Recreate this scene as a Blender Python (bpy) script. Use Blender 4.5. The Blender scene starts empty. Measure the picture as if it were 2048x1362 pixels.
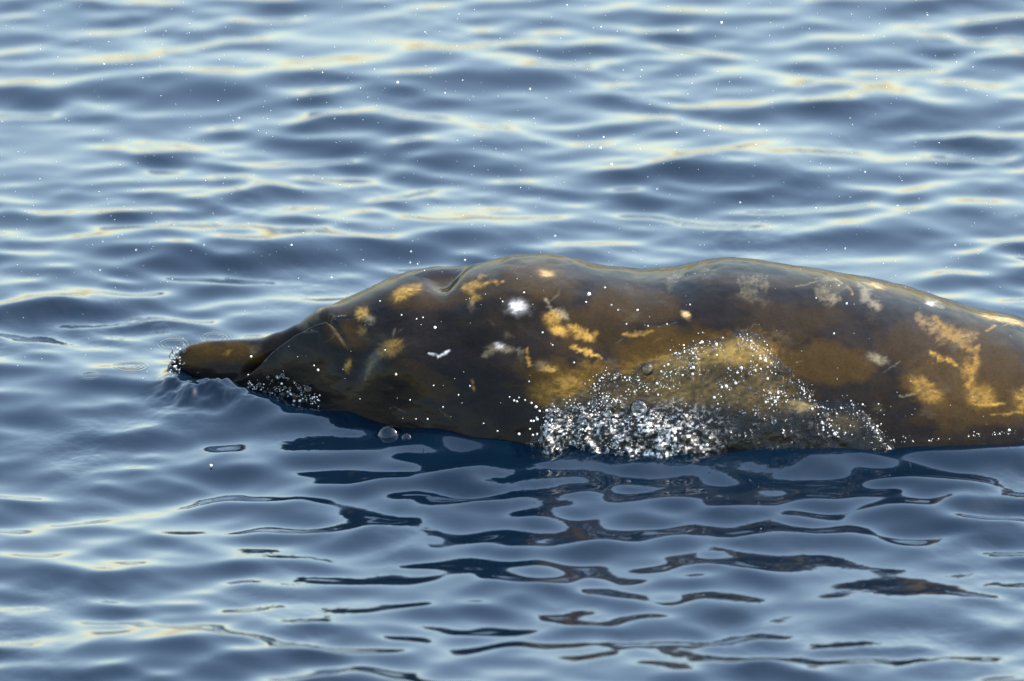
import bpy, math
import numpy as np
from mathutils import Matrix

# ------------------------------------------------------------------ camera, sky, sun, exposure
scene = bpy.context.scene
PITCH = math.radians(17.5)
DIST = 34.0                        # metres from lens to the whale
S = 2.5 / 2048.0                   # metres per photograph pixel at that distance
FW = np.array([0.0, math.cos(PITCH), -math.sin(PITCH)])
UP = np.array([0.0, math.sin(PITCH), math.cos(PITCH)])
CAM = -DIST * FW + 204 * S * UP    # on the boat's upper deck
cam_data = bpy.data.cameras.new('camera')
cam_data.sensor_width = 36.0
cam_data.lens = 36.0 * DIST / 2.5
cam_data.clip_start = 0.1
cam_data.clip_end = 20000.0
cam_data.dof.use_dof = True
cam_data.dof.focus_distance = DIST + 0.12
cam_data.dof.aperture_fstop = 2.3
cam_data.dof.aperture_blades = 7
cam = bpy.data.objects.new('camera', cam_data)
scene.collection.objects.link(cam)
cam.location = CAM.tolist()
cam.rotation_euler = (math.pi / 2 - PITCH, 0, 0)
scene.camera = cam

SUN_DIR = np.array([0.70, 0.08, 0.71]); SUN_DIR = SUN_DIR / np.linalg.norm(SUN_DIR)
SUN_EL = math.asin(SUN_DIR[2]); SUN_AZ = math.atan2(SUN_DIR[0], SUN_DIR[1])   # from +Y, clockwise
world = bpy.data.worlds.new('World'); scene.world = world
world.use_nodes = True
wn = world.node_tree.nodes; wl = world.node_tree.links
sky = wn.new('ShaderNodeTexSky'); sky.sky_type = 'NISHITA'; sky.sun_disc = False
sky.sun_elevation = SUN_EL; sky.sun_rotation = SUN_AZ
sky.air_density = 1.6; sky.dust_density = 2.2; sky.ozone_density = 1.6; sky.altitude = 0
bg = wn['Background']; bg.inputs['Strength'].default_value = 0.15
wl.new(sky.outputs['Color'], bg.inputs['Color'])

sun_data = bpy.data.lights.new('sun', 'SUN')
sun_data.energy = 2.0; sun_data.angle = math.radians(0.53); sun_data.color = (1.0, 0.93, 0.82)
sun = bpy.data.objects.new('sun', sun_data); scene.collection.objects.link(sun)
sun.location = (8, -2, 8)
zc_ = SUN_DIR; xc_ = np.cross([0, 0, 1.0], zc_); xc_ /= np.linalg.norm(xc_); yc_ = np.cross(zc_, xc_)
sun.rotation_euler = Matrix([[xc_[i], yc_[i], zc_[i]] for i in range(3)]).to_euler()

vs = scene.view_settings
vs.view_transform = 'Standard'; vs.look = 'None'; vs.exposure = 2.15; vs.gamma = 1.0
vs.use_curve_mapping = False
scene.cycles.use_denoising = True
scene.cycles.max_bounces = 10
scene.cycles.transparent_max_bounces = 24
scene.cycles.sample_clamp_indirect = 6.0
scene.cycles.caustics_reflective = False
scene.cycles.caustics_refractive = False

# ------------------------------------------------------------------ helpers
rng = np.random.default_rng(11)

def project(P):
    d = P - CAM
    dep = d @ FW
    k = DIST / (dep * S)
    return 1024 + d[..., 0] * k, 681 - (d @ UP) * k

def at_y(px, py, y):
    """the point of the place seen at a photograph pixel, on the vertical plane y"""
    dr = FW + np.array([1.0, 0, 0]) * ((px - 1024) * S / DIST) - UP * ((py - 681) * S / DIST)
    t = (y - CAM[1]) / dr[1]
    return CAM + dr * t

def at_z(px, py, z=0.0):
    dr = FW + np.array([1.0, 0, 0]) * ((px - 1024) * S / DIST) - UP * ((py - 681) * S / DIST)
    return CAM + dr * ((z - CAM[2]) / dr[2])

def _hash(ix, iy, iz):
    h = (ix.astype(np.uint32) * np.uint32(374761393) + iy.astype(np.uint32) * np.uint32(668265263)
         + iz.astype(np.uint32) * np.uint32(2147483647 - 58))
    h = (h ^ (h >> np.uint32(13))) * np.uint32(1274126177)
    h = h ^ (h >> np.uint32(16))
    return h.astype(np.float64) / 4294967295.0 * 2 - 1

def noise(x, y, z=0.0):
    """smooth value noise in -1..1"""
    x, y, z = np.broadcast_arrays(np.asarray(x, float), np.asarray(y, float), np.asarray(z, float))
    xi = np.floor(x).astype(np.int64); yi = np.floor(y).astype(np.int64); zi = np.floor(z).astype(np.int64)
    f = lambda t: t * t * t * (t * (t * 6 - 15) + 10)
    u, v, w = f(x - xi), f(y - yi), f(z - zi)
    r = 0
    for dx in (0, 1):
        for dy in (0, 1):
            for dz in (0, 1):
                r = r + _hash(xi + dx, yi + dy, zi + dz) * (u if dx else 1 - u) * (v if dy else 1 - v) * (w if dz else 1 - w)
    return r

def fbm(x, y, z=0.0, n=4):
    a, s, t = 1.0, 0.0, 0.0
    for k in range(n):
        s = s + a * noise(x * 2 ** k + 17.3 * k, y * 2 ** k - 9.1 * k, z + 3.7 * k); t += a; a *= 0.5
    return s / t * 1.6

def sstep(a, b, x):
    t = np.clip((x - a) / (b - a), 0, 1)
    return t * t * (3 - 2 * t)

def grid_faces(n, m, wrap=False):
    i = np.arange(n - 1)[:, None]; j = np.arange(m if wrap else m - 1)[None, :]
    j2 = (j + 1) % m
    return np.stack([i * m + j, (i + 1) * m + j, (i + 1) * m + j2, i * m + j2], -1).reshape(-1, 4)

def quads(name, V, F, smooth=True):
    me = bpy.data.meshes.new(name)
    V = np.ascontiguousarray(V.reshape(-1, 3), dtype=np.float32)
    F = np.ascontiguousarray(F, dtype=np.int32); k = F.shape[1]
    me.vertices.add(len(V)); me.vertices.foreach_set('co', V.ravel())
    me.loops.add(F.size); me.loops.foreach_set('vertex_index', F.ravel())
    me.polygons.add(len(F)); me.polygons.foreach_set('loop_start', np.arange(0, F.size, k, dtype=np.int32))
    me.update(calc_edges=True)
    me.polygons.foreach_set('use_smooth', np.full(len(F), smooth, dtype=bool))
    me.validate()
    return me

def link(name, me, mat=None, parent=None):
    o = bpy.data.objects.new(name, me); scene.collection.objects.link(o)
    if mat is not None and not me.materials: me.materials.append(mat)
    if parent is not None: o.parent = parent
    return o

def tag(o, label, cat=None, group=None, kind=None):
    o['label'] = label
    if cat: o['category'] = cat
    if group: o['group'] = group
    if kind: o['kind'] = kind
    return o

def seg_dist(px, py, pts):
    """distance to a polyline, the run along it, and the side (+ below/right of its direction)"""
    best = np.full(px.shape, 1e9); run = np.zeros(px.shape); side = np.zeros(px.shape)
    acc = 0.0
    for (x0, y0), (x1, y1) in zip(pts[:-1], pts[1:]):
        dx, dy = x1 - x0, y1 - y0; L = math.hypot(dx, dy)
        t = np.clip(((px - x0) * dx + (py - y0) * dy) / (L * L), 0, 1)
        d = np.hypot(px - x0 - t * dx, py - y0 - t * dy)
        m = d < best
        best = np.where(m, d, best); run = np.where(m, acc + t * L, run)
        side = np.where(m, np.sign(dx * (py - y0) - dy * (px - x0)), side)
        acc += L
    return best, run, side, acc

# ------------------------------------------------------------------ materials
def new_mat(name):
    m = bpy.data.materials.new(name); m.use_nodes = True
    nt = m.node_tree; b = nt.nodes['Principled BSDF']
    return m, nt, b

def N(nt, kind, **kw):
    n = nt.nodes.new(kind)
    for k, v in kw.items():
        if k in n.inputs: n.inputs[k].default_value = v
        else: setattr(n, k, v)
    return n

RINGS = [(348, 682, .034, .010), (262, 733, .030, .012), (505, 669, .018, .007), (430, 670, .030, .010), (270, 640, .026, .009), (180, 752, .02, .008), (320, 655, .022, .009)]

def sea_material():
    m, nt, b = new_mat('sea_water'); L = nt.links
    b.inputs['Base Color'].default_value = (0.0007, 0.0046, 0.0108, 1)
    b.inputs['Roughness'].default_value = 0.065
    b.inputs['IOR'].default_value = 1.333
    geo = N(nt, 'ShaderNodeNewGeometry')
    mp = N(nt, 'ShaderNodeMapping'); mp.inputs['Scale'].default_value = (1.0, 0.8, 1.0)
    L.new(geo.outputs['Position'], mp.inputs['Vector'])
    n1 = N(nt, 'ShaderNodeTexNoise', Scale=22.0, Detail=2.0, Roughness=0.45)
    L.new(mp.outputs['Vector'], n1.inputs['Vector'])
    n2 = N(nt, 'ShaderNodeTexNoise', Scale=2.3, Detail=1.0)
    L.new(mp.outputs['Vector'], n2.inputs['Vector'])
    rp = N(nt, 'ShaderNodeMapRange'); rp.inputs['From Min'].default_value = 0.45; rp.inputs['From Max'].default_value = 0.75
    rp.inputs['To Min'].default_value = 0.1; rp.inputs['To Max'].default_value = 0.9
    L.new(n2.outputs['Fac'], rp.inputs['Value'])
    h = N(nt, 'ShaderNodeMath', operation='MULTIPLY')
    L.new(n1.outputs['Fac'], h.inputs[0]); L.new(rp.outputs['Result'], h.inputs[1])
    sc = N(nt, 'ShaderNodeMath', operation='MULTIPLY'); sc.inputs[1].default_value = 0.0034
    L.new(h.outputs[0], sc.inputs[0])
    total = sc.outputs[0]
    for (px, py, r, lam) in RINGS:                      # rings left by falling drops
        c = at_z(px, py)
        sub = N(nt, 'ShaderNodeVectorMath', operation='DISTANCE')
        flat = N(nt, 'ShaderNodeVectorMath', operation='MULTIPLY'); flat.inputs[1].default_value = (1, 1, 0)
        L.new(geo.outputs['Position'], flat.inputs[0]); L.new(flat.outputs[0], sub.inputs[0])
        sub.inputs[1].default_value = (c[0], c[1], 0)
        dr = N(nt, 'ShaderNodeMath', operation='SUBTRACT'); dr.inputs[1].default_value = r
        L.new(sub.outputs['Value'], dr.inputs[0])
        k = N(nt, 'ShaderNodeMath', operation='MULTIPLY'); k.inputs[1].default_value = 2 * math.pi / lam
        L.new(dr.outputs[0], k.inputs[0])
        cs = N(nt, 'ShaderNodeMath', operation='COSINE'); L.new(k.outputs[0], cs.inputs[0])
        sq = N(nt, 'ShaderNodeMath', operation='POWER'); ab = N(nt, 'ShaderNodeMath', operation='ABSOLUTE')
        L.new(dr.outputs[0], ab.inputs[0]); L.new(ab.outputs[0], sq.inputs[0]); sq.inputs[1].default_value = 2
        g = N(nt, 'ShaderNodeMath', operation='MULTIPLY'); g.inputs[1].default_value = -1 / (lam * 1.3) ** 2
        L.new(sq.outputs[0], g.inputs[0])
        ex = N(nt, 'ShaderNodeMath', operation='EXPONENT'); L.new(g.outputs[0], ex.inputs[0])
        pr = N(nt, 'ShaderNodeMath', operation='MULTIPLY'); L.new(cs.outputs[0], pr.inputs[0]); L.new(ex.outputs[0], pr.inputs[1])
        am = N(nt, 'ShaderNodeMath', operation='MULTIPLY_ADD'); am.inputs[1].default_value = lam * 0.045
        L.new(pr.outputs[0], am.inputs[0]); L.new(total, am.inputs[2])
        total = am.outputs[0]
    # beyond the modelled waves the chop goes on as relief
    at = N(nt, 'ShaderNodeAttribute', attribute_name='open_sea')
    n4 = N(nt, 'ShaderNodeTexNoise', Scale=2.6, Detail=3.0, Roughness=0.5); L.new(mp.outputs['Vector'], n4.inputs['Vector'])
    m4 = N(nt, 'ShaderNodeMath', operation='MULTIPLY'); L.new(n4.outputs['Fac'], m4.inputs[0]); L.new(at.outputs['Fac'], m4.inputs[1])
    a4 = N(nt, 'ShaderNodeMath', operation='MULTIPLY_ADD'); a4.inputs[1].default_value = 0.045
    L.new(m4.outputs[0], a4.inputs[0]); L.new(total, a4.inputs[2]); total = a4.outputs[0]
    bp = N(nt, 'ShaderNodeBump'); bp.inputs['Strength'].default_value = 1.0; bp.inputs['Distance'].default_value = 1.0
    L.new(total, bp.inputs['Height']); L.new(bp.outputs['Normal'], b.inputs['Normal'])
    return m

def skin_material():
    m, nt, b = new_mat('wet_whale_skin'); L = nt.links
    at = N(nt, 'ShaderNodeAttribute', attribute_name='pigment_and_caustic')
    tc = N(nt, 'ShaderNodeTexCoord')
    n1 = N(nt, 'ShaderNodeTexNoise', Scale=160.0, Detail=3.0, Roughness=0.6)
    L.new(tc.outputs['Object'], n1.inputs['Vector'])
    rp = N(nt, 'ShaderNodeMapRange'); rp.inputs['From Min'].default_value = 0.3; rp.inputs['From Max'].default_value = 0.7
    rp.inputs['To Min'].default_value = 0.78; rp.inputs['To Max'].default_value = 1.2
    L.new(n1.outputs['Fac'], rp.inputs['Value'])
    mu = N(nt, 'ShaderNodeVectorMath', operation='SCALE')
    L.new(at.outputs['Color'], mu.inputs[0]); L.new(rp.outputs['Result'], mu.inputs['Scale'])
    L.new(mu.outputs[0], b.inputs['Base Color'])
    b.inputs['Roughness'].default_value = 0.42
    b.inputs['Specular IOR Level'].default_value = 0.0
    b.inputs['Coat Weight'].default_value = 0.45
    b.inputs['Coat Roughness'].default_value = 0.10
    b.inputs['Coat IOR'].default_value = 1.22
    # fine creases that run along the animal
    mp = N(nt, 'ShaderNodeMapping'); mp.inputs['Scale'].default_value = (14, 30, 60)
    L.new(tc.outputs['Object'], mp.inputs['Vector'])
    n2 = N(nt, 'ShaderNodeTexNoise', Scale=1.0, Detail=4.0, Roughness=0.55, Distortion=0.8)
    L.new(mp.outputs['Vector'], n2.inputs['Vector'])
    a = N(nt, 'ShaderNodeMath', operation='SUBTRACT'); a.inputs[1].default_value = 0.5; L.new(n2.outputs['Fac'], a.inputs[0])
    ab = N(nt, 'ShaderNodeMath', operation='ABSOLUTE'); L.new(a.outputs[0], ab.inputs[0])
    mn = N(nt, 'ShaderNodeMath', operation='MINIMUM'); mn.inputs[1].default_value = 0.03; L.new(ab.outputs[0], mn.inputs[0])
    n3 = N(nt, 'ShaderNodeTexNoise', Scale=70.0, Detail=3.0)
    L.new(tc.outputs['Object'], n3.inputs['Vector'])
    ad = N(nt, 'ShaderNodeMath', operation='MULTIPLY_ADD'); ad.inputs[1].default_value = 0.035
    L.new(n3.outputs['Fac'], ad.inputs[0]); L.new(mn.outputs[0], ad.inputs[2])
    bp = N(nt, 'ShaderNodeBump'); bp.inputs['Strength'].default_value = 0.32; bp.inputs['Distance'].default_value = 0.025
    L.new(ad.outputs[0], bp.inputs['Height'])
    L.new(bp.outputs['Normal'], b.inputs['Normal'])
    return m

def film_material(name, tint, rough, fmul, fadd, bump=None, white=0.0):
    """a thin sheet of clear water: see-through with a water-like reflection on top"""
    m = bpy.data.materials.new(name); m.use_nodes = True
    nt = m.node_tree; nt.nodes.clear(); L = nt.links
    out = N(nt, 'ShaderNodeOutputMaterial')
    tr = N(nt, 'ShaderNodeBsdfTransparent'); tr.inputs['Color'].default_value = (*tint, 1)
    gl = N(nt, 'ShaderNodeBsdfGlossy'); gl.inputs['Color'].default_value = (1, 1, 1, 1); gl.inputs['Roughness'].default_value = rough
    fr = N(nt, 'ShaderNodeFresnel', IOR=1.333)
    ma = N(nt, 'ShaderNodeMath', operation='MULTIPLY_ADD', use_clamp=True)
    ma.inputs[1].default_value = fmul; ma.inputs[2].default_value = fadd
    L.new(fr.outputs[0], ma.inputs[0])
    mx = N(nt, 'ShaderNodeMixShader')
    L.new(ma.outputs[0], mx.inputs[0]); L.new(tr.outputs[0], mx.inputs[1]); L.new(gl.outputs[0], mx.inputs[2])
    last = mx
    if bump:
        tc = N(nt, 'ShaderNodeTexCoord')
        nz = N(nt, 'ShaderNodeTexNoise', Scale=bump[0], Detail=2.0); L.new(tc.outputs['Object'], nz.inputs['Vector'])
        bp = N(nt, 'ShaderNodeBump'); bp.inputs['Strength'].default_value = 1.0; bp.inputs['Distance'].default_value = bump[1]
        L.new(nz.outputs['Fac'], bp.inputs['Height'])
        L.new(bp.outputs['Normal'], gl.inputs['Normal']); L.new(bp.outputs['Normal'], fr.inputs['Normal'])
    if white > 0:
        df = N(nt, 'ShaderNodeBsdfDiffuse'); df.inputs['Color'].default_value = (0.86, 0.85, 0.82, 1)
        at = N(nt, 'ShaderNodeAttribute', attribute_name='foam')
        mm = N(nt, 'ShaderNodeMath', operation='MULTIPLY'); mm.inputs[1].default_value = white
        L.new(at.outputs['Fac'], mm.inputs[0])
        m2 = N(nt, 'ShaderNodeMixShader')
        L.new(mm.outputs[0], m2.inputs[0]); L.new(mx.outputs[0], m2.inputs[1]); L.new(df.outputs[0], m2.inputs[2])
        last = m2
    L.new(last.outputs[0], out.inputs['Surface'])
    return m

def drop_material():
    m, nt, b = new_mat('water_drop')
    b.inputs['Base Color'].default_value = (0.97, 0.95, 0.90, 1)  # warm diffuse white stands in for sun glints on clear water
    b.inputs['Roughness'].default_value = 0.12
    b.inputs['IOR'].default_value = 1.333
    b.inputs['Transmission Weight'].default_value = 0.4
    return m

M_SEA = sea_material(); M_SKIN = skin_material()
M_FILM = film_material('splash_water', (0.93, 0.96, 0.97), 0.12, 0.5, 0.0, bump=(300, 0.0006), white=0.9)
M_BUB = film_material('bubble_film', (0.95, 0.97, 0.98), 0.06, 1.15, 0.0)
M_DROP = drop_material()

# ------------------------------------------------------------------ the whale's shape
def spine(x):
    return 0.375 + 0.20 * (np.sqrt((x - 0.15) ** 2 + 0.0625) - (x - 0.15)) / 2
def dspine(x):
    return 0.10 * ((x - 0.15) / np.sqrt((x - 0.15) ** 2 + 0.0625) - 1)

TOP = np.array([(350, 716), (352, 710), (358, 702), (366, 695), (380, 688), (410, 682), (460, 679), (520, 677), (560, 668), (600, 646), (640, 620),
    (700, 588), (760, 560), (800, 544), (850, 534), (900, 533), (950, 525), (1010, 512), (1060, 514), (1120, 520), (1200, 532), (1280, 539), (1350, 535),
    (1400, 526), (1450, 521), (1500, 523), (1570, 530), (1650, 541), (1720, 553), (1800, 571), (1880, 594), (1960, 617), (2048, 638), (2200, 690),
    (2500, 800), (2900, 930), (3400, 1010), (3900, 1030)], float)
WID = np.array([(350, 0.0), (351, .010), (354, .020), (360, .030), (375, .042), (400, .051), (450, .058), (500, .070), (540, .088), (580, .118), (640, .175),
    (700, .228), (760, .277), (820, .318), (900, .362), (1000, .408), (1100, .432), (1300, .448), (1500, .455), (1800, .452), (2048, .43), (2400, .37), (2900, .25), (3400, .11), (3900, .03)])
BOT = np.array([(350, .085), (352, .076), (358, .068), (375, .056), (400, .042), (450, .006), (500, -.048), (560, -.13), (640, -.22), (760, -.34), (900, -.42), (1100, -.49),
    (1500, -.53), (2048, -.52), (2500, -.48), (2900, -.42), (3400, -.34), (3900, -.28)])
MID = np.array([(350, .085), (400, .065), (450, .05), (500, .035), (560, .015), (640, -.01), (760, -.04), (1000, -.05), (1500, -.05), (2048, -.08), (2500, -.15), (2900, -.22), (3400, -.26), (3900, -.26)])

def smooth_interp(x, tab, w):
    xs = np.linspace(-2, 2, 9); k = np.exp(-xs * xs / 1.2); k /= k.sum()
    return sum(kk * np.interp(x + d * w, tab[:, 0], tab[:, 1]) for kk, d in zip(k, xs))

px_fine = np.concatenate([350 + np.linspace(0, 1, 14) ** 2 * 22, np.arange(374, 2120, 2.4), 2120 + np.linspace(0, 1, 70) ** 1.3 * 1770 + 6])
xi = (px_fine - 1024) * S * (1 + .55 / DIST)
ys = spine(xi)
sm = np.clip((px_fine - 350) * 0.18, 0, 14)
ztop = np.zeros_like(xi)
wid = smooth_interp(px_fine, WID, np.minimum(sm, 10)); mid = smooth_interp(px_fine, MID, sm); bot = smooth_interp(px_fine, BOT, sm)
lower = .055 * (1 - sstep(480, 720, px_fine)); mid = mid - lower; bot = bot - lower
ztop = np.full_like(xi, 0.2)
for _ in range(8):
    P = np.stack([xi, ys, ztop], -1); dep = (P - CAM) @ FW
    pxs = 1024 + xi * DIST / (dep * S)
    pyt = smooth_interp(pxs, TOP, np.clip((pxs - 350) * 0.1, 0, 9))
    v = -(pyt - 681) * S * dep / DIST
    vc = (ys - CAM[1]) * UP[1] + (mid - CAM[2]) * UP[2]
    hh = np.sqrt(np.maximum((v - vc) ** 2 - (wid * UP[1]) ** 2, 1e-6)) / UP[2]
    ztop = mid + hh
ztop[0] = bot[0] = mid[0]
HT = ztop - mid; HB = mid - bot
M = 600
a = -1 + 2 * np.arange(M) / M
phi = math.pi * np.interp(np.abs(a), [0, .76, 1], [0, .62, 1])
latf = -np.sign(a) * np.abs(np.sin(phi)) ** 0.93           # near side positive (a < 0)
vert = np.sign(np.cos(phi)) * np.abs(np.cos(phi)) ** 0.97
ds = dspine(xi); nl = np.sqrt(1 + ds * ds)
Lx, Ly = ds / nl, -1 / nl
lat = wid[:, None] * latf[None, :]
zz = mid[:, None] + np.where(vert[None, :] > 0, HT[:, None], HB[:, None]) * vert[None, :]
V = np.stack([xi[:, None] + Lx[:, None] * lat, ys[:, None] + Ly[:, None] * lat, zz], -1)
nst = len(xi)

def grid_normals(V):
    di = np.gradient(V, axis=0)
    dj = np.roll(V, -1, axis=1) - np.roll(V, 1, axis=1)
    n = np.cross(dj, di)
    n /= np.maximum(np.linalg.norm(n, axis=-1, keepdims=True), 1e-9)
    c = np.stack([xi, ys, mid], -1)[:, None, :]
    s = np.sign(np.sum(n * (V - c), -1).mean())
    return n * s
NRM = grid_normals(V)
# skin coordinates: photograph pixel of the near flank, mirrored onto the far flank
PX, PY = project(V)
mir = (M - np.arange(M)) % M
near = (a <= 0)
PX = np.where(near[None, :], PX, PX[:, mir]); PY = np.where(near[None, :], PY, PY[:, mir])
ANG = np.broadcast_to(phi[None, :], PX.shape)               # 0 at the back's ridge, pi at the belly

D = np.zeros_like(PX)
LIP = [(462, 760), (500, 744), (530, 728), (556, 706), (580, 690), (610, 672), (640, 657), (660, 651)]
FOLD = [(660, 651), (672, 661), (682, 676), (692, 692)]
d, run, side, tot = seg_dist(PX, PY, LIP)
below = side > 0
jaw = np.where(below, np.exp(-(d / 62) ** 2), 0) * sstep(455, 540, PX) * (1 - sstep(650, 735, PX))
edge = np.where(below, sstep(0, 7, d), 0)
D += 0.028 * jaw * edge
D += np.where(~below, -0.040 * np.exp(-(d / 15) ** 2), -0.014 * np.exp(-(d / 3.5) ** 2)) * sstep(470, 520, PX) * (1 - sstep(655, 672, PX))
D += np.where(~below, 0.010 * np.exp(-((d - 30) / 18) ** 2), 0) * sstep(500, 560, PX) * (1 - sstep(640, 700, PX))
d2, run2, side2, tot2 = seg_dist(PX, PY, FOLD)
D += np.where(side2 < 0, -0.013 * np.exp(-(d2 / 9) ** 2), 0.0015 * np.exp(-(d2 / 6) ** 2)) * (1 - 0.7 * run2 / tot2)
D *= np.where(near, 1.0, .15)[None, :]                         # the far lip is only hinted at
def blob(x, y, rx, ry, ang=0.0):
    c, s = math.cos(math.radians(ang)), math.sin(math.radians(ang))
    u = (PX - x) * c - (PY - y) * s; w = (PX - x) * s + (PY - y) * c
    return np.exp(-(u / rx) ** 2 - (w / ry) ** 2)
D += 0.019 * blob(800, 735, 62, 45, 20) - 0.007 * blob(722, 735, 26, 60, -25) - 0.008 * blob(700, 660, 30, 22)
D += 0.006 * blob(1000, 735, 90, 30) - 0.008 * blob(1170, 670, 100, 34, -12) + 0.006 * blob(1060, 600, 80, 40)
D += -0.006 * blob(1290, 590, 60, 60) + 0.004 * blob(1480, 600, 120, 50)
D += 0.003 * fbm(PX / 120, PY / 90, 2.0, 3) * sstep(420, 700, PX)
D += 0.0008 * fbm(PX / 26, PY / 17, 5.0, 3)
# the blowhole's hollow across the top of the head, behind the melon
sx = (PX - 893); lt = lat                                    # lat keeps its sign: one hollow, over the ridge
hol = np.exp(-((sx + lt * 120) / np.where(sx > 0, 26, 44)) ** 2) * np.exp(-((lt - 0.015) / 0.085) ** 2)
D += -0.027 * np.where(ANG < 1.3, hol, 0)
D *= np.clip((PX - 352) / 40, 0, 1)
V = V + NRM * D[..., None]

# ------------------------------------------------------------------ the whale's skin colour, with caustic gold painted in under the splash
PYr = PY[:, M // 2][:, None]                                 # the ridge of the back: beyond it the skin unrolls, it does not mirror
PY = np.where(near[None, :], PY, 2 * PYr - PY - 8)
def col(r, g, b): return np.array([r, g, b])
GREY = col(.0085, .0070, .0064); BROWN = col(.028, .0165, .0045); YEL = col(.27, .158, .034); TAN = col(.13, .108, .068); WHITE = col(.72, .70, .68); ORANGE = col(.55, .36, .15)
C = np.broadcast_to(GREY, PX.shape + (3,)).copy()
C *= (1 + 0.25 * fbm(PX / 60, PY / 40, 8.0, 4))[..., None]
def lay(mask, c, k=1.0):
    global C
    mk = np.clip(mask * k, 0, 1)[..., None]
    C = C * (1 - mk) + c * mk
br = 0
for x, y, rx, ry, an, k in [(430, 705, 110, 26, 0, .9), (900, 575, 150, 42, 10, .55), (1080, 560, 80, 60, 0, .7), (1280, 612, 110, 46, 0, .6), (700, 670, 50, 30, 0, .55), (850, 760, 80, 30, -20, .4),
        (1650, 728, 112, 46, -6, .75), (1400, 705, 190, 50, -4, 1.0), (1140, 770, 120, 55, 0, .9), (1950, 760, 130, 120, 0, .7), (560, 640, 70, 30, 30, .5), (1760, 560, 260, 26, -12, .5), (1500, 560, 400, 16, -2, .35),  # the broad oval under the splash also paints in golden caustic light
        (1180, 660, 120, 50, 0, .45), (1600, 640, 120, 40, 0, .25), (1850, 690, 100, 60, 0, .4), (720, 590, 120, 26, 30, .5)]:
    c, s = math.cos(math.radians(an)), math.sin(math.radians(an))
    u = (PX - x) * c - (PY - y) * s; w = (PX - x) * s + (PY - y) * c
    rr = np.hypot(u / rx, w / ry) + 0.34 * fbm(PX / 55, PY / 35, x * .01, 4)
    br = np.maximum(br, k * sstep(1.15, 0.6, rr))
lay(br, BROWN * 1.1)
lay(sstep(-.2, 1.0, fbm(PX / 45, PY / 18, 31.0, 4)) * sstep(900, 1150, PX + (750 - PY) * 1.5), BROWN, 0.2)

WX = PX + 3.2 * fbm(PX / 13, PY / 11, 61.0, 3); WY = PY + 2.6 * fbm(PX / 13, PY / 11, 71.0, 3)
PATCH = fbm(PX / 9, PY / 5.5, 81.0, 3)
def spot(x, y, rx, ry, an, c, k=1.0, hair=0.35, freq=26, hollow=0.0):
    near_ = (np.abs(PX - x) < 2 * max(rx, ry) + 6) & (np.abs(PY - y) < 2 * max(rx, ry) + 6)
    i0, j0 = np.where(near_)
    if not len(i0): return
    p, q = WX[i0, j0] - x, WY[i0, j0] - y
    cs, sn = math.cos(math.radians(an)), math.sin(math.radians(an))
    u = (p * cs - q * sn) / rx; w = (p * sn + q * cs) / ry
    r = np.hypot(u, w); t = np.arctan2(w, u) / (2 * math.pi)
    f = max(freq, 0.9 * math.sqrt(rx * ry) * 2.4)
    hr = .6 * noise(t * f * 1.7, r * 1.1 + x, y * .1) + .6 * noise(t * f * .5, x * .3, y * .7)
    m = sstep(1.0 + hair, 0.30, r - hair * .8 * hr * np.clip(r * 1.3, 0, 1)) * np.clip(0.66 + 0.30 * hr + .45 * PATCH[i0, j0], 0, 1.1)
    if hollow: m = m * (1 - hollow * sstep(.75, .2, r))
    halo = (sstep(1.9, .4, r + .35 * PATCH[i0, j0]) * .4 * k)[:, None]
    C[i0, j0] = C[i0, j0] * (1 - halo) + c * .3 * halo
    m = np.clip(m * k * .88, 0, 1)[:, None]
    C[i0, j0] = C[i0, j0] * (1 - m) + c * m

def stroke(pts, wdt, c, k=1.0, hair=0.9, freq=.42):
    xs = [p[0] for p in pts]; yy = [p[1] for p in pts]; g = wdt * 3 + 4
    near_ = (PX > min(xs) - g) & (PX < max(xs) + g) & (PY > min(yy) - g) & (PY < max(yy) + g)
    i0, j0 = np.where(near_)
    if not len(i0): return
    p, q = WX[i0, j0], WY[i0, j0]
    dd, rn, sd, tt = seg_dist(p, q, pts)
    tilt = rn + dd * .35 * np.sin(rn * .11 + pts[0][1])
    hr = .65 * noise(tilt * freq, sd * 3.0 + pts[0][0], dd / (wdt * 2)) + .6 * noise(rn * .09, sd * 5.0 + pts[0][0], 3.0)
    ww = wdt * (.85 + hair * .8 * hr) * (0.5 + 0.5 * np.sin(np.clip(rn / tt, .02, .98) * math.pi)) + .6
    m = np.clip(sstep(1.5, 0.1, dd / ww) * np.clip(0.68 + .28 * hr + .45 * PATCH[i0, j0], 0, 1.1) * k, 0, 1)[:, None]
    C[i0, j0] = C[i0, j0] * (1 - m) + c * m

spot(811, 583, 26, 12, 28, YEL, .9, .5); spot(800, 588, 12, 8, 0, YEL * 1.15, .8, .4)
spot(724, 627, 14, 13, 0, YEL * 1.15, .95, .35); spot(738, 637, 11, 9, 0, TAN, .9, .5); spot(722, 661, 10, 10, 0, YEL * .7, .6, .4)
spot(782, 700, 25, 18, 15, YEL * .75, .75, .4, 60); stroke([(768, 700), (745, 725), (733, 760)], 11, TAN * .7, .45, .9); spot(696, 730, 6, 13, -12, YEL, .75, .4)
stroke([(790, 655), (786, 672)], 2.5, TAN, .5); stroke([(655, 640), (690, 628)], 2.5, TAN, .5)
stroke([(930, 574), (945, 566), (962, 569), (985, 565), (1008, 562)], 7, YEL * .8, .75, 1.0); stroke([(958, 556), (970, 553)], 6, YEL * .6, .6); spot(940, 575, 13, 11, 0, YEL * .8, .7, .5); stroke([(945, 575), (948, 592), (945, 606)], 10, YEL * .75, .7, .8); stroke([(946, 604), (938, 622)], 12, TAN * .7, .6, .8)
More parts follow.
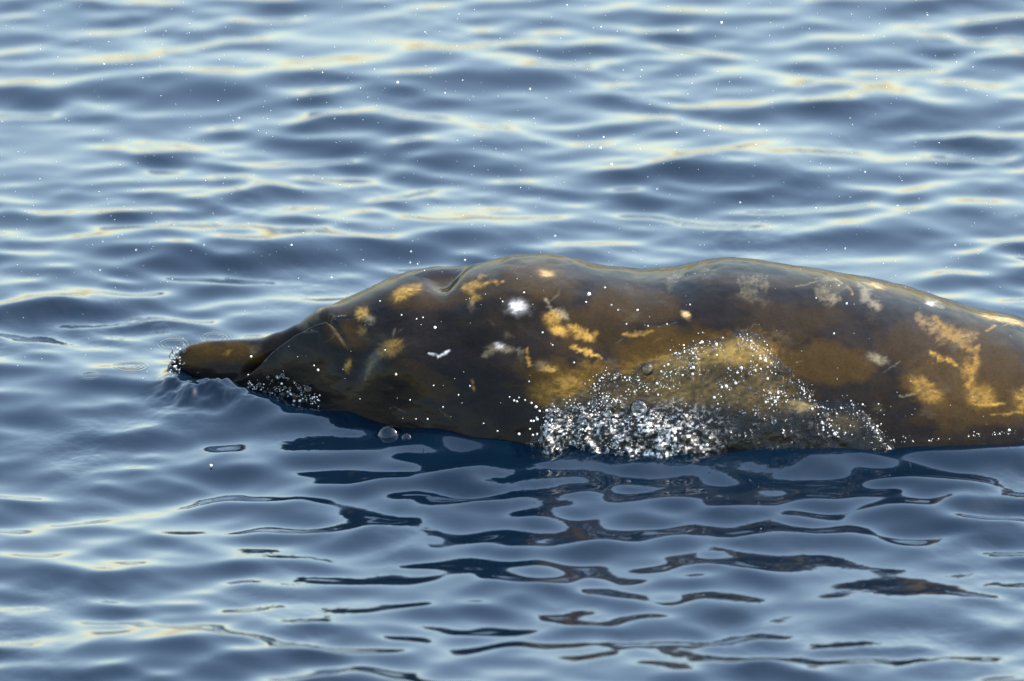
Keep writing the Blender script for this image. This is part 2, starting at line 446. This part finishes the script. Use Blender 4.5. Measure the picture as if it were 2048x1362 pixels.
spot(1093, 548, 18, 11, 0, YEL * 1.05 + .03, .95, .12, 20); spot(1036, 618, 19, 13, -8, WHITE * .62, .85, .28, 40); spot(1034, 617, 8, 6, 0, WHITE, .95, .4)
stroke([(966, 712), (982, 704), (1000, 699), (1020, 703), (1046, 704)], 9, TAN * .85, .7, .9); spot(998, 692, 9, 6, 0, WHITE * .9, .9, .6); spot(1000, 696, 20, 8, 0, TAN, .5, .6)
stroke([(862, 709), (878, 714), (886, 708), (901, 703)], 3.2, WHITE * .8, .9, .7); stroke([(944, 760), (948, 782)], 3.5, YEL, .8, .6); stroke([(1053, 698), (1055, 712), (1060, 733)], 3.5, YEL * .9, .85, .6)
spot(1098, 738, 18, 8, -8, YEL * 1.25, .95, .2); spot(1086, 733, 16, 8, 0, TAN * .8, .5, .6)
stroke([(1090, 604), (1100, 618), (1112, 628), (1136, 634)], 9, TAN, .8, 1.0); spot(1106, 636, 17, 11, 0, YEL * 1.05, .9, .45); spot(1118, 658, 22, 10, -8, YEL * 1.2, .9, .25); stroke([(1142, 648), (1160, 660), (1180, 672), (1190, 664)], 12, YEL * .95, .85, .6)
stroke([(1146, 690), (1160, 698), (1182, 705), (1200, 715)], 8, YEL * 1.15, .9, .9); stroke([(1246, 666), (1275, 668), (1308, 662)], 6, YEL * .85, .7, .7); spot(1371, 631, 12, 6, -30, YEL * 1.3 + .1, .95, .3)
spot(1140, 778, 44, 26, 10, YEL * .8, .75, .5); spot(1085, 785, 26, 20, 0, YEL * .5, .6, .5); spot(1105, 805, 22, 16, 0, YEL * .5, .6, .5); spot(1180, 740, 26, 20, 0, YEL * .45, .6, .6)
spot(1400, 716, 110, 26, 12, YEL * 1.0, .9, .22, 90); spot(1490, 708, 62, 30, 0, YEL * 1.2, .95, .2, 90); spot(1300, 745, 80, 22, 0, YEL * .55, .6, .7); spot(1525, 740, 26, 30, 0, YEL * .7, .6, .25); spot(1290, 790, 80, 24, 0, YEL * .6, .6, .5)  # under the splash: diatom yellow, strengthened to paint in golden caustic sunlight
spot(1602, 813, 28, 11, -10, ORANGE, .95, .18); spot(1400, 780, 110, 36, 0, YEL * .7, .65, .25, 90); spot(1520, 790, 80, 40, 0, YEL * .6, .65, .25, 90); spot(1690, 845, 40, 24, 0, YEL * .5, .6, .25, 60)  # an orange patch, then more caustic gold painted below the splash film
stroke([(1340, 545), (1346, 562), (1340, 580)], 13, TAN * .6, .6, .9); spot(1352, 545, 14, 8, 0, TAN, .6, .5); spot(1415, 535, 22, 8, 0, TAN * .8, .5, .6)
for k in range(7): stroke([(1478 + k * 9, 556 - k), (1482 + k * 8, 590 + 6 * math.sin(k))], 5, TAN * .62, .6, .9)
spot(1500, 598, 24, 10, 0, TAN * .5, .5, .7)
stroke([(1630, 550), (1650, 556), (1672, 550)], 10, TAN * .8, .6, .9); stroke([(1668, 545), (1685, 560), (1706, 588)], 2.2, YEL * .8, .7, .3); stroke([(1590, 574), (1640, 562)], 2, TAN * .7, .6, .3)
stroke([(1645, 570), (1640, 582), (1655, 594), (1680, 596)], 11, TAN * .85, .7, .9); spot(1672, 575, 18, 12, 0, TAN * .7, .5, .6); stroke([(1722, 558), (1740, 572), (1732, 592), (1756, 612)], 13, TAN * .95, .7, .9); spot(1752, 558, 20, 7, -15, ORANGE * .7, .7, .5)
stroke([(1860, 596), (1885, 606)], 12, TAN, .6, .8); spot(1862, 602, 12, 8, 0, WHITE * .5, .6, .5)
stroke([(1838, 636), (1856, 650), (1890, 668), (1925, 676), (1952, 672)], 19, YEL * .42 + .02, .7, .6); stroke([(1868, 640), (1905, 664), (1930, 690), (1950, 700)], 14, YEL * .5, .7, .9); stroke([(1860, 706), (1885, 716), (1915, 728)], 6, YEL * .9, .8, .9); stroke([(1956, 690), (1950, 730), (1942, 765), (1950, 800)], 9, YEL * .6, .7, .9)
spot(2010, 628, 44, 9, -14, ORANGE * .75, .75, .5); stroke([(1972, 661), (1990, 652), (2014, 642)], 2.2, YEL * .8, .7, .4); spot(1755, 718, 20, 9, -14, TAN, .8, .5); stroke([(1770, 745), (1800, 722)], 2, TAN * .7, .5)
spot(1851, 780, 40, 22, -38, YEL * .8, .8, .18, 30, .35); stroke([(1800, 792), (1838, 786)], 2.4, TAN, .6); spot(1962, 792, 30, 24, 0, YEL * .7, .7, .3); stroke([(1950, 808), (2008, 808)], 4, YEL * .9, .8, .5); spot(2044, 800, 20, 26, 0, YEL * .7, .7, .3); stroke([(1980, 828), (2048, 826)], 3, YEL * .7, .6); spot(1940, 745, 14, 24, 0, YEL * .6, .6, .7)
spot(455, 705, 10, 4, 30, YEL * .7, .6, .4); spot(510, 700, 12, 8, 40, TAN * .6, .5, .5); stroke([(640, 626), (700, 592)], 5, YEL * .5, .5); stroke([(600, 655), (650, 622)], 5, TAN * .7, .5)
stroke([(x, y + 4) for x, y in LIP[1:]], 2.6, TAN * .75, .8, .25)                # the pale lip and the dark fold above it
stroke([(x - 2, y - 6) for x, y in LIP[1:]], 6, GREY * .35, .9, .2)
stroke([(x + 2, y) for x, y in FOLD], 1.8, TAN * .6, .7, .3)
for k in range(30):                                          # scars over the far side of the back
    x = rng.uniform(700, 2040); y = float(np.interp(x, TOP[:, 0], TOP[:, 1])) - rng.uniform(40, 260)
    spot(x, y, rng.uniform(10, 30), rng.uniform(7, 15), rng.uniform(-40, 40), YEL * .8, .7, .4)
for k in range(46):                                          # faint older rakes and bites
    x = rng.uniform(560, 2040); y = rng.uniform(560, 850)
    if rng.random() < .5: spot(x, y, rng.uniform(6, 16), rng.uniform(5, 9), rng.uniform(-40, 40), TAN * .5, rng.uniform(.15, .4), .7)
    else:
        an = rng.uniform(-.9, .9); l = rng.uniform(12, 40); stroke([(x, y), (x + l * math.cos(an), y + l * math.sin(an))], 1.2, TAN * .6, rng.uniform(.25, .5), .4)

Vw = V
whale_me = quads('beaked_whale', V, grid_faces(nst, M, True))
ca = whale_me.color_attributes.new('pigment_and_caustic', 'FLOAT_COLOR', 'POINT')
ca.data.foreach_set('color', np.concatenate([np.clip(C, 0, 1), np.ones(C.shape[:2] + (1,))], -1).astype(np.float32).ravel())
whale = link('beaked_whale', whale_me, M_SKIN)
tag(whale, 'dark grey-brown beaked whale with yellow scar patches, head and back breaking the sea surface', 'whale')

# ------------------------------------------------------------------ the sea
def axis(segs, end_lo, end_hi, grow=1.16):
    pts = []
    for lo, hi, st in segs: pts.append(np.arange(lo, hi - st * .5, st))
    pts = np.concatenate(pts + [[segs[-1][1]]])
    hi = [pts[-1]]; st = segs[-1][2]
    while hi[-1] < end_hi: st *= grow; hi.append(hi[-1] + st)
    lo = [pts[0]]; st = segs[0][2]
    while lo[-1] > end_lo: st *= grow; lo.append(lo[-1] - st)
    return np.concatenate([lo[:0:-1], pts, hi[1:]])
gx = axis([(-2.0, -1.0, .011), (-1.0, -.42, .005), (-.42, 2.0, .009)], -9000, 9000)
gy = axis([(-3.6, -.35, .016), (-.35, .30, .009), (.30, .86, .006), (.86, 2.5, .014), (2.5, 9.0, .020)], -9000, 9000)
X, Y = np.meshgrid(gx, gy, indexing='ij')
wr = np.random.default_rng(5)
Zs = np.zeros_like(X); DX = np.zeros_like(X); DY = np.zeros_like(X)
res = np.maximum(np.gradient(gx)[:, None], np.gradient(gy)[None, :])
bodyx = np.clip(X, -0.80, 1.6)
front = Y - (spine(bodyx) - np.interp(bodyx / S / (1 + .55 / DIST) + 1024, WID[:, 0], WID[:, 1]))   # signed reach from the near flank
calm = 1 - 0.15 * np.exp(-(np.minimum(front, 0) / 0.42) ** 2) * np.exp(-(np.maximum(np.abs(X - .35) - 1.0, 0) / .35) ** 2)
calm = np.where(front > 0, np.maximum(calm, 1 - .45 * np.exp(-(np.maximum(front - .9, 0) / .3) ** 2) * (X > -1)), calm)
NW = 110
lams = np.exp(np.linspace(math.log(.07), math.log(3.2), NW))
GUST = [np.clip(.75 + .95 * noise(X / .42 + 3, Y / .50, 5.0 + q) + .35 * noise(X / .16, Y / .2, 9.0 + q), .12, 2.2) for q in range(3)]
for n_, lam in enumerate(lams):
    lam = lam * wr.uniform(.93, 1.07)
    th = -math.pi / 2 + wr.normal(0, .60) + .12
    kx, ky = math.cos(th), math.sin(th); k = 2 * math.pi / lam
    env = math.exp(-(math.log(lam / .20) / .85) ** 2) + .04
    slope = 0.0265 * env
    A = slope / k
    ph = wr.uniform(0, 2 * math.pi)
    fade = (1 - sstep(lam / 6, lam / 3, res)) * (GUST[n_ % 3] if lam < .9 else 1.0) * (np.where(lam > .4, 1 - .45 * sstep(-.2, -.9, Y), 1.0))
    arg = k * (kx * X + ky * Y) + ph
    Am = A * fade
    Zs += Am * np.cos(arg)
    DX += -Am * kx * np.sin(arg) * 1.0
    DY += -Am * ky * np.sin(arg) * 1.0
Zs *= calm; DX *= calm; DY *= calm
churn = np.exp(-((front + .25) / .36) ** 2) * (1 - sstep(1.6, 2.2, np.abs(X - .3))) * np.exp(-(np.maximum(-X - .1, 0) / .4) ** 2)   # slop thrown back off the flank
for k_ in range(20):
    lam = wr.uniform(.09, .24); th = -math.pi / 2 + wr.normal(0, .7); k = 2 * math.pi / lam
    Zs += churn * (1 - sstep(lam / 6, lam / 3, res)) * (.058 / k) * np.cos(k * (math.cos(th) * X + math.sin(th) * Y) + wr.uniform(0, 6.3))

def hump(px, py, wx, wy, h, ang=0.0, sharp=1.0):
    """one crest of the chop, standing where the place has it"""
    c = at_z(px, py); cs, sn = math.cos(math.radians(ang)), math.sin(math.radians(ang))
    u = (X - c[0]) * cs + (Y - c[1]) * sn; w = -(X - c[0]) * sn + (Y - c[1]) * cs
    wy_ = np.where(w < 0, wy * .85, wy * 1.25)
    return h * np.exp(-np.abs(u / wx) ** 2 - np.abs(w / wy_) ** 2) - .35 * h * np.exp(-(u / wx / 1.2) ** 2 - ((w + wy * 1.9) / wy) ** 2)
for a_ in [(360, 500, .30, .17, .050, 6), (900, 478, .26, .15, .036, -4), (560, 505, .16, .13, .024, -12), (880, 150, .30, .22, .050, 0), (400, 160, .34, .22, .040, 0), (700, 235, .20, .18, .042, 10), (860, 290, .20, .18, .040, -8),
           (1480, 340, .34, .20, .048, 6), (1730, 215, .26, .18, .038, 0), (1670, 460, .26, .12, .028, 0), (1860, 425, .22, .12, .026, 0), (520, 400, .10, .12, .018, 0), (150, 600, .22, .14, .030, 8), (430, 590, .18, .12, .016, -6),
           (1880, 985, .16, .14, .030, 4), (822, 890, .085, .07, .016, -4), (1440, 1160, .10, .12, .024, 0), (960, 1130, .14, .13, .026, 10), (1500, 1105, .18, .12, .024, 0), (1800, 1170, .26, .14, .024, 0),
           (250, 1265, .20, .16, .030, 8), (440, 1260, .20, .16, .030, 14), (640, 1330, .26, .18, .034, 6), (1400, 1300, .30, .14, .022, 0), (150, 1090, .30, .14, .022, 0), (480, 905, .10, .08, .014, 0), (750, 1030, .16, .12, .018, 0)]:
    Zs += hump(*a_[:4], a_[4] * .6, a_[5])
# the water piled up by the beak and the slope running back along the jaw
def gb(px, py, wx, wy, h, ang=0.0):
    c = at_z(px, py); cs, sn = math.cos(math.radians(ang)), math.sin(math.radians(ang))
    u = (X - c[0]) * cs + (Y - c[1]) * sn; w = -(X - c[0]) * sn + (Y - c[1]) * cs
    return h * np.exp(-(u / wx) ** 2 - (w / wy) ** 2)
Zs -= .060 * sstep(-.15, .85, -front)            # the swell the whale rides on falls away towards the boat
bow = gb(440, 785, .060, .060, .034) + gb(478, 800, .11, .045, .016, -22) + gb(505, 812, .085, .060, .018) + gb(372, 785, .06, .08, .022) + gb(352, 762, .045, .06, .020) + gb(600, 830, .10, .06, .012)
Zs += bow
lump = gb(420, 785, .11, .10, 1.0) + .6 * gb(352, 775, .05, .07, 1.0) + .5 * gb(560, 800, .10, .05, 1.0)
fine = sstep(.012, .007, res)
Zs += fine * np.clip(lump, 0, 1) * (.0085 * fbm(X * 26, Y * 22, 1.0, 4) + .003 * np.abs(noise(X * 70, Y * 60, 2.0)))
# a low lip of water riding up against the flank
Zs += .010 * np.exp(-((front + .02) / .05) ** 2) * sstep(-.5, .1, X) * (1 - sstep(1.7, 2.2, X)) * (1 + .6 * noise(X * 5, Y * 3, 4.0))
Zs += .020 * np.exp(-((front + .03) / .07) ** 2) * sstep(.95, 1.25, X) * (1 - sstep(1.7, 2.2, X))
sea = link('sea', quads('sea', np.stack([X + DX, Y + DY, Zs], -1), grid_faces(len(gx), len(gy))), M_SEA)
oa = sea.data.attributes.new('open_sea', 'FLOAT', 'POINT'); oa.data.foreach_set('value', sstep(.03, .30, res).astype(np.float32).ravel())
tag(sea, 'rippled blue sea surface around the whale', kind='structure')

# ------------------------------------------------------------------ water thrown up against the flank
ii = np.where((px_fine > 1040) & (px_fine < 1830))[0]; jj = np.where((a <= 0) & (phi > .55) & (phi < 1.85))[0]
sub = Vw[np.ix_(ii, jj)]; subn = NRM[np.ix_(ii, jj)]
def up2(A):
    B = np.empty((A.shape[0] * 2 - 1, A.shape[1] * 2 - 1) + A.shape[2:])
    B[::2, ::2] = A; B[1::2, ::2] = (A[1:] + A[:-1]) / 2
    B[:, 1::2] = (B[:, 2::2] + B[:, :-1:2]) / 2
    return B
sub = up2(sub); subn = up2(subn)
sp, sq = project(sub)
EDGE = np.array([(1040, 900), (1076, 872), (1086, 832), (1100, 800), (1140, 792), (1170, 775), (1195, 752), (1260, 742), (1300, 728), (1360, 700), (1420, 682), (1480, 662), (1520, 672),
    (1545, 705), (1575, 745), (1610, 770), (1635, 800), (1670, 806), (1700, 796), (1730, 822), (1755, 852), (1775, 880), (1800, 900), (1850, 905)], float)
ey = np.interp(sp, EDGE[:, 0], EDGE[:, 1])
ins = (sq - ey) / 30 + .35 * fbm(sp / 22, sq / 16, 3.0, 4)
body = sstep(-.1, .9, ins)
n_a = fbm(sp / 38, sq / 26, 11.0, 2); n_b = np.abs(noise(sp / 13, sq / 11, 12.0)); n_c = np.abs(noise(sp / 6.0, sq / 5.5, 13.0)); n_d = noise(sp / 3.1, sq / 3.0, 14.0)
low = sstep(790, 870, sq) * sstep(1075, 1105, sp) * (1 - sstep(1330, 1480, sp))
clus = sstep(-.25, .55, fbm(sp / 45, sq / 30, 19.0, 3))
th = body * (.0012 + .003 * (n_a + .4) + (.25 + .75 * clus) * (.0065 * (.6 - n_b) + .0022 * (.6 - n_c) + .0006 * n_d) + .042 * low * (1 + .6 * n_a) + .010 * sstep(830, 880, sq))
th = np.where(ins < -.1, -.012, th)
SV = sub + subn * th[..., None]
SF = grid_faces(*SV.shape[:2])
keep = (ins.reshape(-1)[SF] > -.2).all(1)
SF = SF[keep]; used, inv = np.unique(SF, return_inverse=True)
sp_me = quads('splash', SV.reshape(-1, 3)[used], inv.reshape(-1, 4))
ff = fbm(sp / 5.5, sq / 4.2, 21.0, 3)
strand = np.maximum((1 - np.abs(noise(sp / 15 + .8 * n_a, sq / 9, 51.0))) ** 9, (1 - np.abs(noise(sp / 8, sq / 6 + n_a, 53.0))) ** 11)
foam = body * (.42 * low * sstep(.25, 1.0, ff + .4 * n_a) + (.02 + .55 * low) * strand * sstep(-.5, .6, ff) + .03 * clus * sstep(.45, 1.0, ff))
fa = sp_me.attributes.new('foam', 'FLOAT', 'POINT'); fa.data.foreach_set('value', np.clip(foam, 0, 1).reshape(-1)[used].astype(np.float32))
splash = link('splash', sp_me, M_FILM)
tag(splash, 'glittering sheet of white water washing up the flank of the whale', 'splash', kind='stuff')

# ------------------------------------------------------------------ bubbles and drops
def ico(sub_):
    import bmesh
    bm = bmesh.new(); bmesh.ops.create_icosphere(bm, subdivisions=sub_, radius=1.0)
    v = np.array([q.co[:] for q in bm.verts]); f = np.array([[l.index for l in q.verts] for q in bm.faces]); bm.free()
    return v, f
I1, I2, I3, I4 = ico(1), ico(2), ico(3), ico(4)
def joined(name, P, R, sph, mat, squash=None):
    v, f = sph; n = len(P)
    VV = (P[:, None, :] + R[:, None, None] * v[None]).reshape(-1, 3)
    FF = (np.arange(n)[:, None, None] * len(v) + f[None]).reshape(-1, 3)
    return link(name, quads(name, VV, FF), mat)

# froth: too many to count, clinging to the splash
cand = np.argwhere((body > .5)); sel = cand[rng.choice(len(cand), 1500)]
ps, qs = sp[sel[:, 0], sel[:, 1]], sq[sel[:, 0], sel[:, 1]]
cl = fbm(ps / 24, qs / 18, 41.0, 3) + .9 * np.exp(-((qs - np.interp(ps, EDGE[:, 0], EDGE[:, 1]) - 20) / 22) ** 2) + .8 * low[sel[:, 0], sel[:, 1]]
sel = sel[cl > .45]
P = SV[sel[:, 0], sel[:, 1]] + subn[sel[:, 0], sel[:, 1]] * .001
R = np.exp(rng.normal(math.log(.0024), .45, len(P)))
froth = joined('froth', P, np.clip(R, .001, .008), I2, M_BUB)
tag(froth, 'tiny clear bubbles frothing in the splash on the whale flank', 'froth', kind='stuff')
GL = [[(1478, 668), (1500, 690), (1535, 700), (1545, 742)], [(1490, 742), (1455, 770), (1430, 800)], [(1598, 765), (1612, 792)], [(1690, 798), (1720, 830), (1762, 874)], [(1636, 815), (1668, 825)], [(1180, 768), (1215, 752), (1285, 765)],
      [(1186, 772), (1195, 800), (1240, 802), (1262, 780)], [(1092, 815), (1100, 850), (1150, 862), (1220, 850), (1330, 846)], [(1525, 785), (1562, 800), (1535, 812), (1508, 818)], [(1640, 840), (1664, 858)], [(1400, 700), (1380, 735), (1330, 750)], [(1130, 800), (1170, 815), (1200, 838)],
      [(1340, 715), (1400, 690), (1450, 700)], [(1270, 770), (1330, 778), (1345, 760)], [(1560, 780), (1575, 795)], [(1660, 870), (1700, 862)], [(1500, 735), (1530, 740)], [(1350, 880), (1345, 905)], [(1220, 880), (1260, 900)]]
P = []  # white beads strung along the glint lines imitate the sun's sparkle
for ln in GL:
    ln = np.array(ln, float); sg = np.hypot(*(ln[1:] - ln[:-1]).T); cs_ = np.concatenate([[0], np.cumsum(sg)])
    for k in range(int(cs_[-1] * .6) + 6):
        t = rng.uniform(0, cs_[-1]); qx = np.interp(t, cs_, ln[:, 0]) + rng.normal(0, 6) * rng.choice([1, 2.2]); qy = np.interp(t, cs_, ln[:, 1]) + rng.normal(0, 5) * rng.choice([1, 2.2])
        i_ = int(np.argmin(np.abs(sp[:, sp.shape[1] // 2] - qx))); j_ = int(np.argmin(np.abs(sq[i_] - qy)))
        P.append(SV[i_, j_] + subn[i_, j_] * (max(0, -th[i_, j_]) + rng.uniform(0, .006)))
P = np.array(P)
beads = joined('glint_beads', P, np.clip(np.exp(rng.normal(math.log(.00095), .55, len(P))), .0005, .0038), I2, M_DROP)
tag(beads, 'white beads of water imitating sun glints along the splash edge', 'beads', kind='stuff')

bub_me = quads('bubble', *I4); bub_me.materials.append(M_BUB)
def bubble(p, r, label, group=None, flat=1.0):
    o = link('bubble', bub_me); o.location = [float(t) for t in p]; o.scale = (r, r, r * flat)
    return tag(o, label, 'bubble', group)
def sea_z(x, y):
    i = np.searchsorted(gx, x); j = np.searchsorted(gy, y)
    return Zs[max(i - 2, 0):i + 2, max(j - 2, 0):j + 2].mean()
def on_sea(px, py):
    p = at_z(px, py, 0.0)
    for _ in range(6): p = at_z(px, py, sea_z(p[0], p[1]))
    return p
bubble(on_sea(780, 866) - np.array([0, 0, .012]), .032, 'large clear bubble domed on the water below the whale jaw')
bubble(on_sea(815, 874) - np.array([0, 0, .006]), .016, 'smaller clear bubble stuck to the large dome bubble')
def lumps(name, items, mat):
    VV, FF, o_ = [], [], 0
    v, f = I4
    for (p, rx, ry, rz, sd) in items:
        q = v * (1 + .30 * fbm(v[:, 0] * 1.6 + sd, v[:, 1] * 1.6, v[:, 2] * 1.6 + sd, 3) + .10 * np.abs(noise(v[:, 0] * 6 + sd, v[:, 1] * 6, v[:, 2] * 6)))[:, None]
        VV.append(q * np.array([rx, ry, rz]) * .8 + p); FF.append(f + o_); o_ += len(v)
    return link(name, quads(name, np.concatenate(VV), np.concatenate(FF)), mat)
beak_y = .565
tag(lumps('bow_water', [(at_y(352, 742, beak_y), .026, .03, .030, 1), (at_y(340, 756, beak_y), .034, .04, .022, 2), (at_y(368, 752, beak_y - .02), .028, .03, .020, 3), (at_y(357, 722, beak_y + .02), .013, .016, .020, 4),
                        (at_y(400, 762, beak_y - .04), .045, .04, .020, 5), (at_y(325, 764, beak_y), .03, .04, .012, 6)], M_SEA), 'small lumps of clear water heaped up at the tip of the beak', 'water', kind='stuff')
pb = np.array([at_y(rng.normal(352, 9) if k % 2 else rng.uniform(320, 480), rng.normal(722, 18) if k % 2 else rng.uniform(742, 775), beak_y - .045 + rng.uniform(-.01, .01)) for k in range(60)])
jb = np.array([at_y(u, np.interp(u, [495, 560, 640], [768, 782, 800]) + rng.normal(0, 9), float(spine((u - 1024) * S)) - float(np.interp(u, WID[:, 0], WID[:, 1])) - .04) for u in rng.uniform(495, 640, 110)])
fb = np.array([at_y(u, np.interp(u, [1770, 1850, 2048], [884, 884, 866]) - abs(rng.normal(0, 5)), float(spine((u - 1024) * S)) - float(np.interp(u, WID[:, 0], WID[:, 1])) - .015) for u in rng.uniform(1775, 2040, 40)])
pb = np.concatenate([pb, jb, fb])
tag(joined('waterline_beads', pb, np.clip(np.exp(rng.normal(math.log(.0011), .5, len(pb))), .0006, .004), I2, M_DROP), 'small sparkling beads of water where the jaw and beak meet the sea', 'beads', kind='stuff')
g = 'bubbles clustered at the tip of the beak'
for px, py, r in [(352, 702, 9), (364, 694, 9), (346, 712, 8), (356, 712, 7), (368, 700, 6), (374, 692, 5), (349, 722, 6), (342, 732, 6), (338, 742, 5), (334, 748, 4), (350, 744, 5), (360, 738, 4), (366, 748, 4), (344, 752, 5), (328, 754, 4)]:
    p = at_y(px, py, beak_y - .01 - .02 * rng.random()); bubble(p, r * S, 'clear bubble clustered at the tip of the beak', g)
g = 'bubbles along the jaw'
for px, py, r in [(536, 755, 5), (545, 762, 4), (556, 754, 5), (566, 752, 6), (575, 757, 4), (520, 770, 6), (512, 776, 4), (500, 772, 4), (552, 778, 7), (566, 790, 8), (578, 785, 7), (590, 792, 8), (600, 778, 5), (604, 790, 6), (612, 796, 4), (618, 780, 11), (606, 800, 4), (622, 800, 4), (628, 797, 3),
                  (588, 765, 3), (592, 771, 3), (597, 776, 3), (540, 785, 5), (530, 792, 4), (570, 775, 4)]:
    c = float(spine((px - 1024) * S)) - float(np.interp(px, WID[:, 0], WID[:, 1])) - .034; p = at_y(px, py, c); p[2] = max(p[2], sea_z(p[0], p[1]) + .1 * r * S); bubble(p, r * S, *(('largest clear bubble, at the rear end of the foam line along the jaw', None) if r == 11 else ('clear bubble in the foam line along the whale jaw', g)))
g = 'bubbles in the splash'
for px, py, r in [(1295, 738, 13), (1280, 822, 20), (1232, 752, 9), (1190, 812, 8), (1218, 830, 9), (1150, 818, 7), (1115, 822, 7), (1170, 845, 8), (1255, 838, 9), (1300, 842, 8), (1330, 850, 7), (1390, 730, 6), (1350, 740, 5)]:
    dd = np.hypot(sp - px, sq - py); k = np.unravel_index(np.argmin(dd), dd.shape)
    bubble(SV[k], r * S, *(('largest bubble dome rising from the white water of the splash', None) if r == 20 else ('clear bubble alone on the wet skin above the white water', None) if r == 13 else ('small clear bubble riding in the splash on the flank', g)))

drop_me = quads('droplet', *I3); drop_me.materials.append(M_DROP)
def droplet(px, py, r, y, label, group):
    o = link('droplet', drop_me); o.location = at_y(px, py, y).tolist(); o.scale = (r * S * .7,) * 3
    tag(o, label, 'droplet', group)
LA, GA = 'round water drop flying in front of the dark whale flank', 'drops in front of the whale'
for px, py, r in [(1178, 588, 5), (870, 655, 4), (792, 749, 3), (1085, 665, 2.5), (636, 740, 3.4), (628, 731, 2), (502, 713, 3.4), (1148, 725, 2.4), (1058, 763, 2), (1028, 801, 3), (1034, 803, 2.5), (1038, 795, 2), (1050, 800, 2.2), (1063, 806, 3), (1072, 814, 4), (1079, 822, 3), (1062, 842, 3), (1067, 842, 3), (1060, 858, 2.4), (1038, 868, 3.6),
                  (1066, 870, 3), (1074, 868, 2.6), (995, 862, 2.4), (967, 847, 1.8), (855, 838, 2.4), (832, 838, 1.8), (886, 814, 2), (867, 771, 2), (917, 790, 2.2), (720, 798, 1.8), (1019, 794, 1.8), (1210, 575, 2.4), (1172, 604, 2.4), (1236, 620, 1.8), (1275, 620, 3), (1223, 610, 2), (1048, 585, 2.6), (1005, 603, 2), (1253, 648, 2),
                  (1296, 652, 2), (1380, 609, 2), (1334, 648, 2), (1693, 607, 2.6), (1668, 667, 2.6), (1632, 596, 2), (1678, 571, 2), (1420, 876, 3.4), (1757, 808, 2), (1566, 866, 2.2), (1414, 890, 4), (833, 1016 - 378, 2), (803, 630, 2), (846, 635, 2), (760, 602, 2), (770, 700, 2), (940, 772, 2), (820, 800, 2), (1105, 690, 2), (1140, 800, 2)]:
    y = float(spine((px - 1024) * S)) - np.interp(px, WID[:, 0], WID[:, 1]) - rng.uniform(.05, .22)
    if px < 660: la, ga = 'round water drop flying in front of the beak and jaw', 'drops by the jaw'
    elif 1010 < px < 1090 and py > 780: la, ga = 'water drop thrown ahead of the white splash against the black lower flank', 'drops ahead of the splash'
    elif px == 1178: la, ga = 'largest round water drop, in front of the upper back beside the white scars', None
    elif px == 870: la, ga = 'bright round water drop between the yellow cheek patch and the white round scar', None
    elif px > 1300: la, ga = 'small water drop in front of the back above or behind the splash', 'drops by the back'
    elif py > 760: la, ga = 'tiny water drop in front of the black lower side of the head', 'drops by the lower head'
    else: la, ga = 'small water drop in front of the scarred side of the head and shoulder', 'drops by the head'
    droplet(px, py, r, y, la, ga)
LB, GB = 'tiny bright water drop flying above the sea behind the whale', 'drops above the sea'
for px, py, r in [(1443, 45, 3.6), (795, 165, 4), (1223, 329, 4.2), (1201, 296, 3.4), (1207, 274, 2.6), (1178, 293, 2.2), (208, 128, 2.8), (1060, 178, 2.8), (1356, 61, 2.4), (1202, 54, 2.4), (930, 520, 3), (1314, 378, 2), (1283, 140, 2), (645, 145, 2), (1690, 7 + 490, 2), (1440, 253, 2.2), (1518, 249, 2.4), (1353, 265, 2), (1408, 262, 2),
                  (1730, 344, 2.4), (478, 236, 2.4), (890, 186, 2.2), (1110, 472, 2.4), (583, 490, 3), (408, 490, 2), (822, 443 + 60, 2), (820, 525, 2.4), (835, 528, 2), (663, 555, 2.6), (342, 740, 2), (1632, 416, 2.2), (1480, 405, 2), (1796, 411, 2), (1910, 490, 2), (850, 2 + 62, 2), (1855, 30, 2), (1134, 10, 2), (272, 500, 2), (200, 540, 2), (700, 610, 2)]:
    droplet(px, py, r, rng.uniform(.3, 1.1), *(('large bright water drop flying above the sea behind the whale', 'large drops above the sea') if r >= 2.8 else (LB, GB)))
for k in range(36):
    px, py = rng.uniform(60, 2000), rng.uniform(20, 520); droplet(px, py, rng.uniform(1.0, 1.6), rng.uniform(0, 1.2), LB, GB)
droplet(422, 928, 4, float(at_z(422, 934)[1]), 'single water drop bouncing off the calm water before the whale', None) if False else None

# the finest spray: nobody could count it
n = 950
px = rng.uniform(0, 2048, n); py = np.concatenate([rng.uniform(0, 560, n - 190), rng.uniform(560, 880, 190)])
P = np.array([at_y(u, w, rng.uniform(-.1, 1.3) if w < 540 else float(spine((u - 1024) * S)) - np.interp(u, WID[:, 0], WID[:, 1], left=.0) - rng.uniform(.04, .25)) for u, w in zip(px, py)])
P = P[P[:, 2] > .03]
spray = joined('spray', P, np.exp(rng.normal(math.log(.00070), .30, len(P))), I1, M_DROP)
tag(spray, 'fine mist of spray hanging over the whale and sea', 'spray', kind='stuff')
o = link('droplet', drop_me); pp = on_sea(422, 934); o.location = (pp[0], pp[1], pp[2] + .004); o.scale = (.0036,) * 3
tag(o, 'lone water drop resting on the calm water left of the bubble dome', 'droplet')
